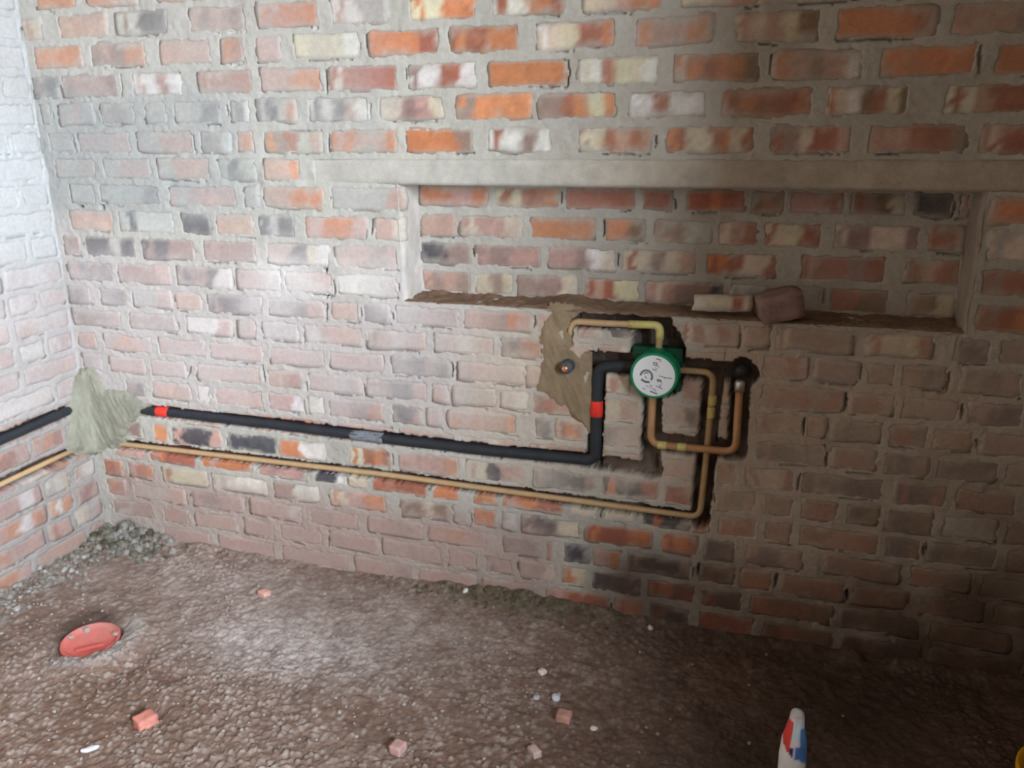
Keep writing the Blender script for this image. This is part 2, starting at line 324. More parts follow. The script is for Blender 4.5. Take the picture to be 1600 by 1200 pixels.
# ------------------------------------------------------------------ back wall
bl = []
for i, (zc, L) in enumerate(COURSES):
    h = heights(ZS, i)
    if zc < .9 and L[-1][1] < 2.80: L = L+[(L[-1][1]+.014, L[-1][1]+.20, RNG.choice(['bk', 'rb', 'mr', 'bb']))]
    for (a, b, code) in L: bl.append((a, b, zc, h, code))
nl_ = []
for i, (zc, L) in enumerate(RECESS):
    for (a, b, code) in L: nl_.append((max(a, NX0+.004), min(b, NX1-.002), zc, .066 if i else .060, code))
def plane_back(X, Z):
    inn = (X > NX0) & (X < NX1) & (Z > NZ0) & (Z < NZ1)
    lint = (X > LX0+.01) & (Z > LZ0+.004) & (Z < LZ1-.004)
    return np.where(inn, ND, 0.) + np.where(lint, .012, 0.)
def crack_list(bricks, seed, extra=()):
    r = random.Random(seed); out = list(extra)
    for (a, b, zc, h, *_) in bricks:
        if r.random() < .42:                                   # an open bed under the brick
            s = r.uniform(a, b-.04); e = min(b, s+r.uniform(.03, .16)); zz = zc-h/2-.001; out.append((s, zz, e, zz+r.uniform(-.003, .003), r.uniform(.0013, .0026), .018))
        if r.random() < .30:                                   # an open perpend
            xx = (b+.003) if r.random() < .6 else (a-.003); out.append((xx, zc-h*r.uniform(.1, .55), xx+r.uniform(-.004, .004), zc+h*r.uniform(.0, .45), r.uniform(.0018, .0036), .022))
    return out
OPEN = [(.950, .985, .945, .950, .006, .035), (.905, .915, .945, .885, .005, .03), (.962, .93, .955, .885, .005, .03), (2.264, .715, .0, 0, 0, 0)]
OPEN = OPEN[:3] + [(1.870, 1.108, 1.872, 1.072, .008, .06), (2.355, .722, 2.353, .675, .004, .03), (2.263, .648, 2.261, .605, .004, .03), (2.412, .190, 2.410, .155, .006, .04), (2.592, .180, 2.590, .145, .006, .04),
        (2.233, .205, 2.231, .165, .005, .03), (2.315, .118, 2.313, .09, .006, .04), (2.03, .205, 2.03, .17, .005, .03), (1.722, .275, 1.72, .225, .005, .03), (.418, .600, .445, .640, .004, .03), (.700, .665, .705, .61, .004, .03)]
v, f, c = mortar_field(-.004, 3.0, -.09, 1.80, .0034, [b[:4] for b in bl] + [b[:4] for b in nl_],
                       plane_back, CH_B, GAPS_B, film_shade_back, back, (.43, .41, .365), 2, skim=lambda X, Z: -.0012*box(X, Z, -.2, .7, 1.12, 1.42, .06), cracks=crack_list(bl+nl_, 4, OPEN))
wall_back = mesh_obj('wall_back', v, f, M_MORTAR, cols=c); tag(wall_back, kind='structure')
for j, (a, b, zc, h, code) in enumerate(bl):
    v, f, c = brick_mesh(a, b, zc, h, code, 0.0, 100+j, back, CH_B, film_shade_back, GAPS_B)
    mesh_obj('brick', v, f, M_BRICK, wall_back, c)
film_niche = lambda c, x, z: lerp(c, (.36, .30, .25), np.clip(.12+.45*fbm(x, z, .15, 71), 0, .5))
wall_recess = None
nb_root = empty('wall_recess', (0, 0, 0)); tag(nb_root, kind='structure')
for j, (a, b, zc, h, code) in enumerate(nl_):
    v, f, c = brick_mesh(a, b, zc, h, code, ND, 700+j, back, [], film_niche)
    mesh_obj('brick', v, f, M_BRICK, nb_root, c)
# lintel over the recess
def slab_grid(x0, x1, z0, z1, y_front, y_back, cell, seed, base, amp=.0015):
    nu = int((x1-x0)/cell)+1; nv = max(5, int((z1-z0)/cell)+1)
    X, Z = np.meshgrid(np.linspace(x0, x1, nu), np.linspace(z0, z1, nv)); n = fbm(X, Z, .06, seed, 4)
    e = np.minimum(Z-z0, z1-Z); D = y_front + amp*n + .004*np.clip(1-e/.006, 0, 1)**2
    D = D + .008*(1-sst(0, .25, X-x0))                        # the left end runs out under smeared mortar
    rows = [(X, D, Z)]
    Xb, Db, Zb = X[0], np.full(nu, y_back), Z[0]; Xt, Dt, Zt = X[-1], np.full(nu, y_back), Z[-1]
    XX = np.vstack([Xb[None], X, Xt[None]]); DD = np.vstack([Db[None], D, Dt[None]]); ZZ = np.vstack([Zb[None]+.001, Z, Zt[None]])
    C = lerp(np.ones(XX.shape+(3,))*np.array(base), (.37, .31, .24), .75*sst(1.4, 2.0, XX))*(1+.16*fbm(XX, ZZ, .12, seed+2)+.1*vn(XX, ZZ, .03, seed))[..., None]  # browner and darker to the right: the light's falloff painted in
    return back(XX.ravel(), DD.ravel(), ZZ.ravel()), grid_faces(nu, nv+2), C.reshape(-1, 3)
v, f, c = slab_grid(LX0, 3.29, LZ0-.002, LZ1, -.004, ND+.01, .008, 61, (.44, .42, .375), .002)
lin = mesh_obj('lintel', v, f, M_CONC, wall_back, c); lin['label'] = 'long grey concrete lintel above the recess'
# rough sill and left reveal of the recess
X, Y = np.meshgrid(np.linspace(NX0-.004, NX1+.004, 200), np.linspace(-.001, ND+.004, 16))
Zg = NZ0+.004 + .005*fbm(X, Y, .05, 81, 4) + .004*vn(X, Y, .012, 83) + .006*np.clip(1-(ND-Y)/.03, 0, 1)*(.6+.6*vn(X, Y, .07, 84)) - .006*np.clip(1-(Y)/.012, 0, 1)**2
Zg = Zg + .014*np.exp(-((X-1.64)/.07)**2)*np.clip(Y/.03, 0, 1)
Cg = np.ones(X.shape+(3,))*np.array((.22, .145, .10))*(1+.25*fbm(X, Y, .08, 85)+.15*vn(X, Y, .01, 86))[..., None]
mesh_obj('sill', np.stack([X.ravel(), Y.ravel(), Zg.ravel()], 1), grid_faces(200, 16), M_MORTAR, nb_root, Cg.reshape(-1, 3))
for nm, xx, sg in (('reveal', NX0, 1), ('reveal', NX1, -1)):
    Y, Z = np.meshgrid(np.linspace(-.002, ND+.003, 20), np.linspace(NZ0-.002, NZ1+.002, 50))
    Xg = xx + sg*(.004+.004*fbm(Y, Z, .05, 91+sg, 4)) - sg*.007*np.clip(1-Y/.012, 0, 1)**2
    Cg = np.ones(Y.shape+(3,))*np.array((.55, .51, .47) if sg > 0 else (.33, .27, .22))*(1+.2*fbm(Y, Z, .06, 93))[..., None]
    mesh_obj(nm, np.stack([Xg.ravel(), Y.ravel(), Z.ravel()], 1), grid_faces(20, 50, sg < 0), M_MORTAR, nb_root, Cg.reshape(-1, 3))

# ------------------------------------------------------------------ left wall
LC = {1.714: 'ww', 1.635: 'pwp', 1.556: 'wpw', 1.474: 'wgw', 1.397: 'pwp', 1.316: 'wpp', 1.241: 'ww', 1.165: 'wwp', 1.085: 'wp', 1.006: 'wcw', .926: 'pwp', .848: 'pwp', .775: 'poc',
      .699: 'wwo', .626: 'opr', .552: 'wcp', .477: 'rp', .403: 'prp', .328: 'owr', .254: 'ocw', .179: 'wop', .105: 'prow', .03: 'pop'}
SPEC = {.403: [(-.10, -.01, 'rp'), (-.235, -.112, 'por'), (-.46, -.247, 'pprp')],
        .328: [(-.085, -.008, 'ror'), (-.30, -.10, 'wcro'), (-.52, -.31, 'prp')],
        .254: [(-.10, -.006, 'rww'), (-.215, -.115, 'gwc'), (-.44, -.23, 'oppwp')],
        .179: [(-.105, -.006, 'prp'), (-.215, -.118, 'wo'), (-.43, -.228, 'powo')],
        .105: [(-.125, -.006, 'ccgp'), (-.235, -.138, 'rpp'), (-.46, -.25, 'opp')],
        .03: [(-.07, -.006, 'rp'), (-.30, -.085, 'ppp'), (-.53, -.312, 'poop')]}
lb = []
for i, (zc, _) in enumerate(COURSES):
    h = heights(ZS, i); key = min(LC, key=lambda k: abs(k-zc)); rr = random.Random(300+i)
    if zc in SPEC:
        L = SPEC[zc]
    else:
        L = []; y = -.006; first = .10 if i % 2 else .212
        while y > -.80:
            w = first if y == -.006 else (.21 if rr.random() < .7 else .10); cd = ''.join(rr.choice(LC[key]+'p') for _ in range(3)); L.append((y-w, y, cd)); y -= w+.012
    last = min(a for a, b, cd in L)
    while last > -.80:
        L = L+[(last-.222, last-.012, rr.choice(['ppo', 'opp', 'wpw', 'prp']))]; last -= .222
    for a, b, cd in L: lb.append((a, b, zc, h, cd))
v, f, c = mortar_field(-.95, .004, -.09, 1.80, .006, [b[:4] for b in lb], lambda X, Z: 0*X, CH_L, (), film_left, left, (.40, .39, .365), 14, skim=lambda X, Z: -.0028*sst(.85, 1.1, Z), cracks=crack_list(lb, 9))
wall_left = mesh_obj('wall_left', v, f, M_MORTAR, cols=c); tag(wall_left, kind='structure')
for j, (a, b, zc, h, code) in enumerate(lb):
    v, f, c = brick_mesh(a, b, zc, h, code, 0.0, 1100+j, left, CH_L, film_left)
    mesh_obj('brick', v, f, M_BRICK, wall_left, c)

# ------------------------------------------------------------------ floor
CAPX, CAPY = .432, -.538
def cells(X, Y, s, seed):
    """domed pebbles on a jittered lattice: height 0..1 and a random value per pebble"""
    gx, gy = X/s+seed*3.7+40, Y/s+seed*5.1+40; ix, iy = np.floor(gx).astype(int), np.floor(gy).astype(int)
    best = np.full(np.shape(X), 9.); rv = np.zeros(np.shape(X))
    for a in (-1, 0, 1):
        for b in (-1, 0, 1):
            cx, cy = ix+a, iy+b; jx = _T[cx & 255, cy & 255]; jy = _T[(cx+91) & 255, (cy+37) & 255]
            d = np.hypot(gx-cx-.15-.7*jx, gy-cy-.15-.7*jy); m = d < best; best = np.where(m, d, best); rv = np.where(m, _T[(cx+13) & 255, (cy+201) & 255], rv)
    return np.sqrt(np.clip(1-(best/.62)**2, 0, 1)), rv
def floor_z(X, Y):
    z = .008*fbm(X, Y, .35, 101, 3) + .0035*fbm(X, Y, .07, 105, 2) + .0026*vn(X, Y, .019, 109)
    grit = np.clip(fbm(X, Y, .25, 120)*1.2+.35+.45*sst(-.40, -.75, Y)-.4*sst(1.6, 2.2, X), 0, 1)
    h1, r1 = cells(X, Y, .0135, 1); h2, r2 = cells(X, Y, .0085, 2)
    z = z + (.25+.75*grit)*(.0062*h1*np.clip(r1*1.5-.35, .05, 1) + .0034*h2*np.clip(r2*1.5-.3, .05, 1))
    z = z + .022*np.exp(-(X/.07)**2)*(.7+.5*vn(X, Y, .03, 131)) + .016*np.exp(-(Y/.035)**2)*(.6+.6*vn(X, Y, .05, 133))
    z = z + .045*np.exp(-((X-.13)/.10)**2-((Y+.03)/.07)**2)*(.8+.5*vn(X, Y, .025, 135))
    z = z + .030*np.exp(-((X-1.52)/.22)**2-((Y+.01)/.04)**2)*(.8+.4*vn(X, Y, .02, 137))
    d = np.hypot(X-CAPX, Y-CAPY)
    z = z - .030*np.exp(-((X-CAPX+.05)/.075)**2-((Y-CAPY-.03)/.085)**2) + .012*np.exp(-((d-.13)/.03)**2)*(1-sst(-.05, .08, -(X-CAPX)))
    z = np.where(d < .085, np.minimum(z, -.024), z)
    z = z - .018*np.exp(-((X-.80)/.05)**2-((Y+.755)/.035)**2)
    z = z - .014*np.exp(-((X-.63)/.03)**2-((Y+.60)/.10)**2)
    return z
def floor_col(X, Y):
    n = fbm(X, Y, .30, 141, 4); n2 = fbm(X, Y, .05, 145, 3); n3 = vn(X, Y, .010, 147)
    h1, r1 = cells(X, Y, .0135, 1); c = np.ones(X.shape+(3,))*np.array((.185, .112, .08))
    c = lerp(c, (.26, .185, .15), np.clip(.35+.8*n+.3*n2, 0, .8))
    c = lerp(c, (.38, .335, .30), np.clip(1.2*n3*(.5+n2)-.25, 0, .6))
    c = lerp(c, (.50, .455, .44), np.clip(1.25*np.exp(-((X-1.0-.25*(Y+.42))/.30)**2-((Y+.40)/.13)**2)*(.75+.45*n2+.3*n3), 0, .95))  # pool of light on the floor, painted as a paler patch
    c = lerp(c, (.40, .335, .31), np.clip(np.exp(-((X-.85)/.75)**2-((Y+.2)/.17)**2)*(.7+.5*n2), 0, .8))
    c = lerp(c, (.36, .315, .285), np.clip(h1*1.2-.5, 0, .7)*sst(.62, .8, r1)*(1-.7*sst(1.6, 2.2, X)))
    c = lerp(c, (.15, .09, .065), np.clip(.55-h1, 0, .5)*(1-sst(.5, .8, r1)*.5))
    c = lerp(c, (.27, .25, .225), np.clip(np.exp(-(X/.12)**2)*(.75+.8*n3), 0, .85))
    c = lerp(c, (.17, .16, .125), np.clip(np.exp(-((X-.15)/.12)**2-((Y+.05)/.10)**2)*(.7+.7*n2), 0, .8))
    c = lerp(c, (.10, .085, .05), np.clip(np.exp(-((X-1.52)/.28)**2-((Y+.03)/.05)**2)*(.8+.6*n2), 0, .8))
    c = lerp(c, (.044, .026, .017), np.clip(sst(1.5, 2.3, X)*(.80+.35*n), 0, .96))  # shade over the right of the floor, painted into its colour
    c = lerp(c, (.085, .052, .04), np.clip(2.0*np.exp(-((X-CAPX+.075)/.062)**2-((Y-CAPY-.06)/.072)**2), 0, .95))  # the cap's cast shadow, painted dark behind and left of it
    d = np.hypot(X-CAPX, Y-CAPY)
    c = lerp(c, (.40, .37, .345), np.clip(np.exp(-((d-.11)/.03)**2)*sst(-.02, .06, X-CAPX-.3*(Y-CAPY)), 0, .7))
    return c*(1+.18*n2+.14*n3)[..., None]
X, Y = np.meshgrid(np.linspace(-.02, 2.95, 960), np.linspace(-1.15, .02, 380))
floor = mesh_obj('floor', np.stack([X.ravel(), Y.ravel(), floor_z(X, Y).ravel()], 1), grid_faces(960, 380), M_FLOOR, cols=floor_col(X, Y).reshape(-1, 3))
tag(floor, kind='structure')
fz = lambda x, y: float(floor_z(np.array([[x]]), np.array([[y]]))[0, 0])

# ------------------------------------------------------------------ the rest of the room, outside the frame
def quadbox(name, lo, hi, m, parent=None):
    x0, y0, z0 = lo; x1, y1, z1 = hi
    V = [(x0, y0, z0), (x1, y0, z0), (x1, y1, z0), (x0, y1, z0), (x0, y0, z1), (x1, y0, z1), (x1, y1, z1), (x0, y1, z1)]
    F = [(0, 3, 2, 1), (4, 5, 6, 7), (0, 1, 5, 4), (1, 2, 6, 5), (2, 3, 7, 6), (3, 0, 4, 7)]
    return mesh_obj(name, V, F, m, parent, smooth=False)
RX1, RY0, RZ1 = 3.29, -3.4, 2.6
tag(quadbox('ceiling', (-.1, RY0-.1, RZ1), (RX1+.1, .2, RZ1+.1), M_PLAIN), kind='structure')
quadbox('masonry', (-.1, .0, 1.795), (RX1, .2, RZ1), M_PLAIN, wall_back)
quadbox('masonry', (-.1, -.95, 1.795), (.0, .0, RZ1), M_PLAIN, wall_left)
quadbox('masonry', (-.1, RY0, -.1), (.0, -.945, RZ1), M_PLAIN, wall_left)
quadbox('screed', (.0, RY0, -.1), (RX1, -1.145, -.002), M_FLOOR2, floor)
quadbox('screed', (2.945, -1.145, -.1), (RX1, .0, -.002), M_FLOOR2, floor)
quadbox('masonry', (2.995, -.002, -.1), (RX1, .2, 1.8), M_PLAIN, wall_back)
tag(quadbox('wall_front', (-.1, RY0-.1, -.1), (RX1+.1, RY0, RZ1), M_PLAIN), kind='structure')
wy0, wy1, wz0, wz1 = -3.05, -1.895, 1.13, 2.45
wr = tag(quadbox('wall_right', (RX1, wy1, -.1), (RX1+.1, .2, RZ1), M_PLAIN), kind='structure')
for lo, hi in (((RX1, RY0, -.1), (RX1+.1, wy0, RZ1)), ((RX1, wy0, -.1), (RX1+.1, wy1, wz0)), ((RX1, wy0, wz1), (RX1+.1, wy1, RZ1))):
    quadbox('masonry', lo, hi, M_PLAIN, wr)

# ------------------------------------------------------------------ tubes
def fillet(pts, r, seg=6):
    out = [Vector(pts[0])]
    for a, b, c in zip(pts[:-2], pts[1:-1], pts[2:]):
        a, b, c = Vector(a), Vector(b), Vector(c); u = (a-b); w = (c-b); lu, lw = u.length, w.length; u.normalize(); w.normalize()
        ang = u.angle(w)
        if ang > math.radians(170): out.append(b); continue
        t = min(r/math.tan(ang/2), lu*.48, lw*.48); p, q = b+u*t, b+w*t
        for k in range(seg+1):
            s = k/seg; out.append((1-s)**2*p + 2*s*(1-s)*b + s*s*q)
    out.append(Vector(pts[-1])); return out
def tube_geo(pts, rad, n=12, wob=0.0, seed=0, caps=True, step=None):
    P = [Vector(p) for p in pts]
    if step:
        Q = []
        for a, b in zip(P[:-1], P[1:]):
            m = max(1, int((b-a).length/step))
            Q += [a.lerp(b, k/m) for k in range(m)]
        P = Q+[P[-1]]
    V, F = [], []; ref = Vector((0, 1, 0))
    for i, p in enumerate(P):
        t = (P[min(i+1, len(P)-1)]-P[max(i-1, 0)]).normalized(); s = t.cross(ref)
        if s.length < 1e-4: s = t.cross(Vector((1, 0, 0)))
        s.normalize(); w = s.cross(t)
        rr = rad[i] if isinstance(rad, (list, tuple)) else rad
        for k in range(n):
            a = 2*math.pi*k/n; q = rr*(1+wob*mn.noise(p*22+Vector((math.cos(a), math.sin(a), seed))*1.4))
            V.append(p+s*math.cos(a)*q+w*math.sin(a)*q)
    for i in range(len(P)-1):
        for k in range(n): F.append((i*n+k, i*n+(k+1) % n, (i+1)*n+(k+1) % n, (i+1)*n+k))
    if caps: F += [tuple(range(n-1, -1, -1)), tuple((len(P)-1)*n+k for k in range(n))]
    return V, F
def tube(name, pts, rad, m, parent, **kw):
    V, F = tube_geo(pts, rad, **kw); return local(parent, mesh_obj(name, V, F, m))
def band(name, a, b, rad, m, parent, bulge=1.06):
    a, b = Vector(a), Vector(b); P = [a, a.lerp(b, .06), a.lerp(b, .5), a.lerp(b, .94), b]
    return tube(name, P, [rad, rad*bulge, rad*bulge*1.02, rad*bulge, rad], m, parent, n=14)

# black lagged pipe: along the left wall, round the corner under the mortar, along the back wall and up to the valve box
pb = empty('lagged_pipe', (1.735, .012, .47))
tag(pb, 'black foam lagged pipe running along the wall chase and turning up to the green valve', 'pipe')
yb = .008; RB = .0160
tube('sleeve', fillet([(.010, yb, .474), (.40, yb, .4755), (.74, yb, .473), (1.09, yb, .467), (1.42, yb, .4655), (1.735, yb, .471), (1.737, yb, .739), (1.87, yb+.006, .752)], .030), RB, M_FOAM, pb, n=16, wob=.10, step=.02)
tube('sleeve', [(-yb, -.95, .460), (-yb, -.45, .466), (-yb, -.18, .473), (-yb, .005, .478)], RB, M_FOAM, pb, n=16, wob=.10, seed=3, step=.02)
band('red_tape', (.282, yb, .475), (.328, yb, .475), RB, M_REDTAPE, pb)
band('red_tape', (1.7358, yb, .600), (1.7362, yb, .645), RB, M_REDTAPE, pb)
band('grey_tape', (.985, yb, .4685), (1.095, yb, .467), RB, M_GREYTAPE, pb, 1.03)

# copper supply pipe below it
pc = empty('copper_pipe', (2.03, .010, .34))
tag(pc, 'long thin tan copper pipe low on the wall below the black pipe', 'pipe')
yc = .010; RC = .0085
tube('tube', fillet([(.010, yc, .338), (.13, yc, .341), (.64, yc, .345), (1.09, yc, .349), (1.49, yc, .344), (2.024, yc, .339), (2.031, yc+.012, .53), (2.036, yc+.006, .745), (1.92, yc+.004, .745)], .028), RC, M_COPPER, pc, n=12)
tube('tube', [(-yc, -.95, .330), (-yc, -.48, .333), (-yc, -.2, .337), (-yc, .005, .338)], RC, M_COPPER, pc, n=12)
band('solder_joint', (2.0365, yc+.006, .658), (2.0368, yc+.006, .684), RC*1.12, M_FLUX, pc, 1.15)
band('solder_joint', (2.035, yc+.007, .622), (2.0355, yc+.007, .650), RC*1.08, M_FLUX, pc, 1.12)

# U-shaped loop under the valve
pu = empty('copper_loop', (1.99, 0, .54))
tag(pu, 'U shaped copper pipe loop under the green valve ending in a chrome cap', 'pipe')
yu = -.006; RU = .0098
tube('tube', fillet([(1.886, yu+.01, .70), (1.886, yu, .541), (2.105, yu, .543), (2.103, yu+.006, .716)], .030), RU, M_COPPER2, pu, n=12)
band('solder_joint', (1.905, yu, .5412), (1.928, yu, .5413), RU, M_FLUX, pu, 1.12)
band('solder_joint', (1.957, yu, .5415), (1.979, yu, .5417), RU, M_FLUX, pu, 1.10)
tube('end_cap', [(2.103, yu+.005, .706), (2.103, yu+.005, .730), (2.103, yu+.005, .735)], [.0128, .0128, .0085], M_CHROME, pu, n=14)
tube('pipe_sleeve', [(2.103, yu+.022, .740), (2.106, yu+.030, .768)], .020, M_FOAM, pu, n=12)

# short pipe out of the top of the valve
pt = empty('copper_outlet_pipe', (1.89, .008, .85))
tag(pt, 'short copper pipe bent left out of the top of the green valve', 'pipe')
yt = .008; RT = .0088
tube('tube', fillet([(1.895, yt, .770), (1.896, yt, .862), (1.76, yt, .858), (1.662, yt+.006, .857), (1.656, yt+.006, .806)], .026), RT, M_COPPER, pt, n=12)
tube('solder_joint', fillet([(1.8965, yt, .825), (1.896, yt, .862), (1.815, yt, .8597)], .026), RT*1.18, M_FLUX, pt, n=12)

# ------------------------------------------------------------------ valve under its green plaster guard
VX, VZ = 1.893, .743
vg = empty('shower_valve', (VX, .03, VZ)); tag(vg, 'round green plastic valve guard with a white sticker set in the chase', 'valve')
def lathe(prof, n=40):
    """prof: (radius, y) about the valve axis"""
    V, F = [], []
    for r, y in prof:
        for k in range(n):
            a = 2*math.pi*k/n; V.append((VX+r*math.cos(a), y, VZ+r*math.sin(a)))
    for i in range(len(prof)-1):
        for k in range(n): F.append((i*n+k, i*n+(k+1) % n, (i+1)*n+(k+1) % n, (i+1)*n+k))
    F.append(tuple((len(prof)-1)*n+k for k in range(n))); return V, F
V, F = lathe([(.060, .045), (.060, .020), (.0605, -.046), (.0595, -.0500), (.058, -.0508), (.0555, -.0495), (.0535, -.0492)])
local(vg, mesh_obj('guard', V, F, M_GREEN))
V, F = lathe([(.0535, -.0485), (.0535, -.0497), (.0530, -.0502)], 48)
st = local(vg, mesh_obj('sticker', V, F, M_STICKER, smooth=False))
def stroke(pts, w):
    V, F = [], []
    P = [Vector((p[0], p[1])) for p in pts]
    for i, p in enumerate(P):
        t = (P[min(i+1, len(P)-1)]-P[max(i-1, 0)]).normalized(); nn = Vector((-t.y, t.x))*w/2
        for s in (1, -1): V.append((VX+p.x+nn.x*s, -.0505, VZ+p.y+nn.y*s)); V.append((VX+p.x+nn.x*s, -.0498, VZ+p.y+nn.y*s))
    for i in range(len(P)-1):
        a = i*4; F += [(a, a+4, a+6, a+2), (a, a+1, a+5, a+4), (a+2, a+6, a+7, a+3)]
    return V, F
def ink(strokes):
    V, F = [], []
    for pts, w in strokes:
        v_, f_ = stroke([((px-590)/390*.0535, -(py-690)/340*.0535) for px, py in pts], w*1.45/390*.0535); o = len(V); V += v_; F += [tuple(q+o for q in ff) for ff in f_]
    return V, F
arc = lambda cx, cy, rx, ry, a0, a1, n=14: [(cx+rx*math.cos(math.radians(a0+(a1-a0)*k/n)), cy-ry*math.sin(math.radians(a0+(a1-a0)*k/n))) for k in range(n+1)]
SK = [(arc(455, 705, 108, 100, 175, -35), 26), ([(360, 760), (430, 795), (520, 800)], 26), (arc(462, 700, 62, 55, 150, 60), 14), (arc(455, 715, 100, 92, -60, -110), 12), ([(430, 700), (440, 725), (470, 738)], 10),
      ([(620, 400), (665, 408), (712, 412)], 12), ([(690, 432), (712, 445)], 12), ([(575, 462), (640, 470), (648, 505)], 14), ([(575, 462), (580, 500), (648, 512)], 14), ([(562, 575), (600, 588), (640, 592)], 12),
      ([(655, 520), (690, 530)], 9), ([(610, 550), (650, 560)], 8),
      ([(690, 680), (800, 702), (925, 712)], 9), ([(780, 690), (800, 722)], 9), ([(652, 745), (738, 760)], 18), ([(660, 745), (680, 790)], 14), ([(700, 760), (742, 795)], 12), ([(640, 850), (700, 875), (765, 893)], 10), ([(700, 825), (720, 870)], 9), ([(742, 800), (728, 850)], 7),
      ([(390, 908), (452, 924)], 9), ([(448, 862), (560, 890)], 6), ([(520, 845), (575, 862)], 7), ([(560, 898), (640, 922)], 7), ([(600, 930), (655, 945)], 6), ([(535, 950), (600, 972), (672, 988)], 17)]
V, F = ink(SK); pr = mesh_obj('printing', V, F, M_INK, smooth=False); pr.parent = st; pr['label'] = 'smudged grey printing and round logo'
# bracket with two ears behind the guard
bm = bmesh.new()
def bbox(bm, x0, x1, y0, y1, z0, z1, bev=.003):
    r = bmesh.ops.create_cube(bm, size=1); vs = r['verts']
    for q in vs: q.co = Vector((x0+(q.co.x+.5)*(x1-x0), y0+(q.co.y+.5)*(y1-y0), z0+(q.co.z+.5)*(z1-z0)))
    es = list({e for q in vs for e in q.link_edges}); bmesh.ops.bevel(bm, geom=es, offset=bev, segments=2, affect='EDGES')
bbox(bm, VX-.062, VX+.062, .008, .042, VZ-.045, VZ+.060); bbox(bm, VX-.064, VX-.022, -.004, .012, VZ+.030, VZ+.062); bbox(bm, VX+.022, VX+.064, -.004, .012, VZ+.030, VZ+.062)
bbox(bm, VX+.050, VX+.066, -.006, .02, VZ-.052, VZ-.020)
me = bpy.data.meshes.new('bracket'); bm.to_mesh(me); bm.free(); me.materials.append(M_DGREEN); ob = bpy.data.objects.new('bracket', me); COL.objects.link(ob); local(vg, ob)
for sx in (-1, 1):
    V, F = tube_geo([(VX+sx*.044, -.006, VZ+.046), (VX+sx*.044, .0, VZ+.046)], .006, n=10); local(vg, mesh_obj('screw', V, F, M_DGREEN))

# stub for the shower head left of the valve
sb = empty('pipe_stub', (1.659, 0, .740)); tag(sb, 'dark grey pipe stub with a copper end left of the green valve', 'pipe stub')
tube('collar', [(1.659, .01, .740), (1.659, -.030, .740), (1.659, -.034, .740)], [.0185, .0175, .0150], M_SOCKET, sb, n=18)
tube('copper_end', [(1.659, -.030, .740), (1.659, -.042, .740), (1.659, -.044, .740)], [.0085, .0085, .006], M_COPPERN, sb, n=14)

# ------------------------------------------------------------------ mortar patches
def inpoly(px, pz, poly):
    ins = np.zeros(px.shape, bool); d = np.full(px.shape, 9.)
    n = len(poly)
    for i in range(n):
        ax, az = poly[i]; bx, bz = poly[(i+1) % n]
        cond = ((az > pz) != (bz > pz)) & (px < (bx-ax)*(pz-az)/((bz-az) if bz != az else 1e-9)+ax); ins ^= cond
        vx, vz = bx-ax, bz-az; t = np.clip(((px-ax)*vx+(pz-az)*vz)/(vx*vx+vz*vz), 0, 1); d = np.minimum(d, np.hypot(px-ax-t*vx, pz-az-t*vz))
    return np.where(ins, d, -d)
def patch_mesh(poly, s0, s1, z0, z1, thick, seed, base, fold, cell=.004, over=.010):
    nu, nv = int((s1-s0)/cell)+1, int((z1-z0)/cell)+1
    U, Z = np.meshgrid(np.linspace(s0, s1, nu), np.linspace(z0, z1, nv))
    sd = inpoly(U, Z, poly) + .010*fbm(U, Z, .05, seed, 3) + .004*vn(U, Z, .010, seed+1)
    T = -.005 + thick*sst(-.006, .024, sd) + .0035*fbm(U, Z, .04, seed+3, 4) + .0022*vn(U*1.0+Z*.4, Z*.22, .008, seed+5)
    V = fold(U, T, Z); keep = (sd > -over).ravel()
    C = np.ones(U.shape+(3,))*np.array(base)*(1+.14*fbm(U, Z, .06, seed+7, 4)+.10*vn(U, Z*.3, .012, seed+9))[..., None]
    F = grid_faces(nu, nv); F = F[keep[F].all(1)]; used = np.unique(F); mp = np.full(len(V), -1); mp[used] = np.arange(len(used))
    return V[used], mp[F], C.reshape(-1, 3)[used]
def fold_corner(U, T, Z):
    # s < 0 runs along the left wall, s > 0 along the back wall; the corner itself is filled to a cove
    r = .030; X = np.where(U > 0, U, 0) + T*0; Y = np.where(U < 0, U, 0)
    k = np.clip(1-np.abs(U)/.06, 0, 1)**2*.5
    nx = np.where(U < 0, 1-k, k); ny = np.where(U < 0, -k, -(1-k)); cov = r*np.clip(1-np.abs(U)/.06, 0, 1)**2*sst(-.004, .004, T)
    return np.stack([(X+nx*T+cov*.7).ravel(), (Y+ny*T-cov*.7).ravel(), Z.ravel()], 1)
poly = [(.000, .612), (.065, .600), (.092, .540), (.195, .537), (.262, .500), (.228, .455), (.176, .416), (.130, .354), (.070, .322), (.004, .292), (-.050, .312), (-.115, .372), (-.085, .436), (-.060, .509), (-.030, .576)]
v, f, c = patch_mesh(poly, -.16, .32, .26, .66, .020, 151, (.27, .265, .21), fold_corner)
o = mesh_obj('mortar_patch', v, f, M_CEMENT, cols=c); tag(o, 'rough greenish grey cement patch over the pipes in the room corner', 'mortar patch')
poly = [(1.590, .865), (1.615, .893), (1.690, .890), (1.655, .872), (1.640, .830), (1.668, .795), (1.700, .775), (1.722, .770), (1.722, .560), (1.660, .595), (1.555, .655), (1.578, .753), (1.570, .806)]
v, f, c = patch_mesh(poly, 1.53, 1.722, .55, .92, .010, 171, (.255, .19, .12), lambda U, T, Z: np.stack([U.ravel(), (-T).ravel(), Z.ravel()], 1))
o = mesh_obj('mortar_patch', v, f, M_CEMENT, cols=c); tag(o, 'smooth brown mortar patch around the pipe stub left of the green valve', 'mortar patch')

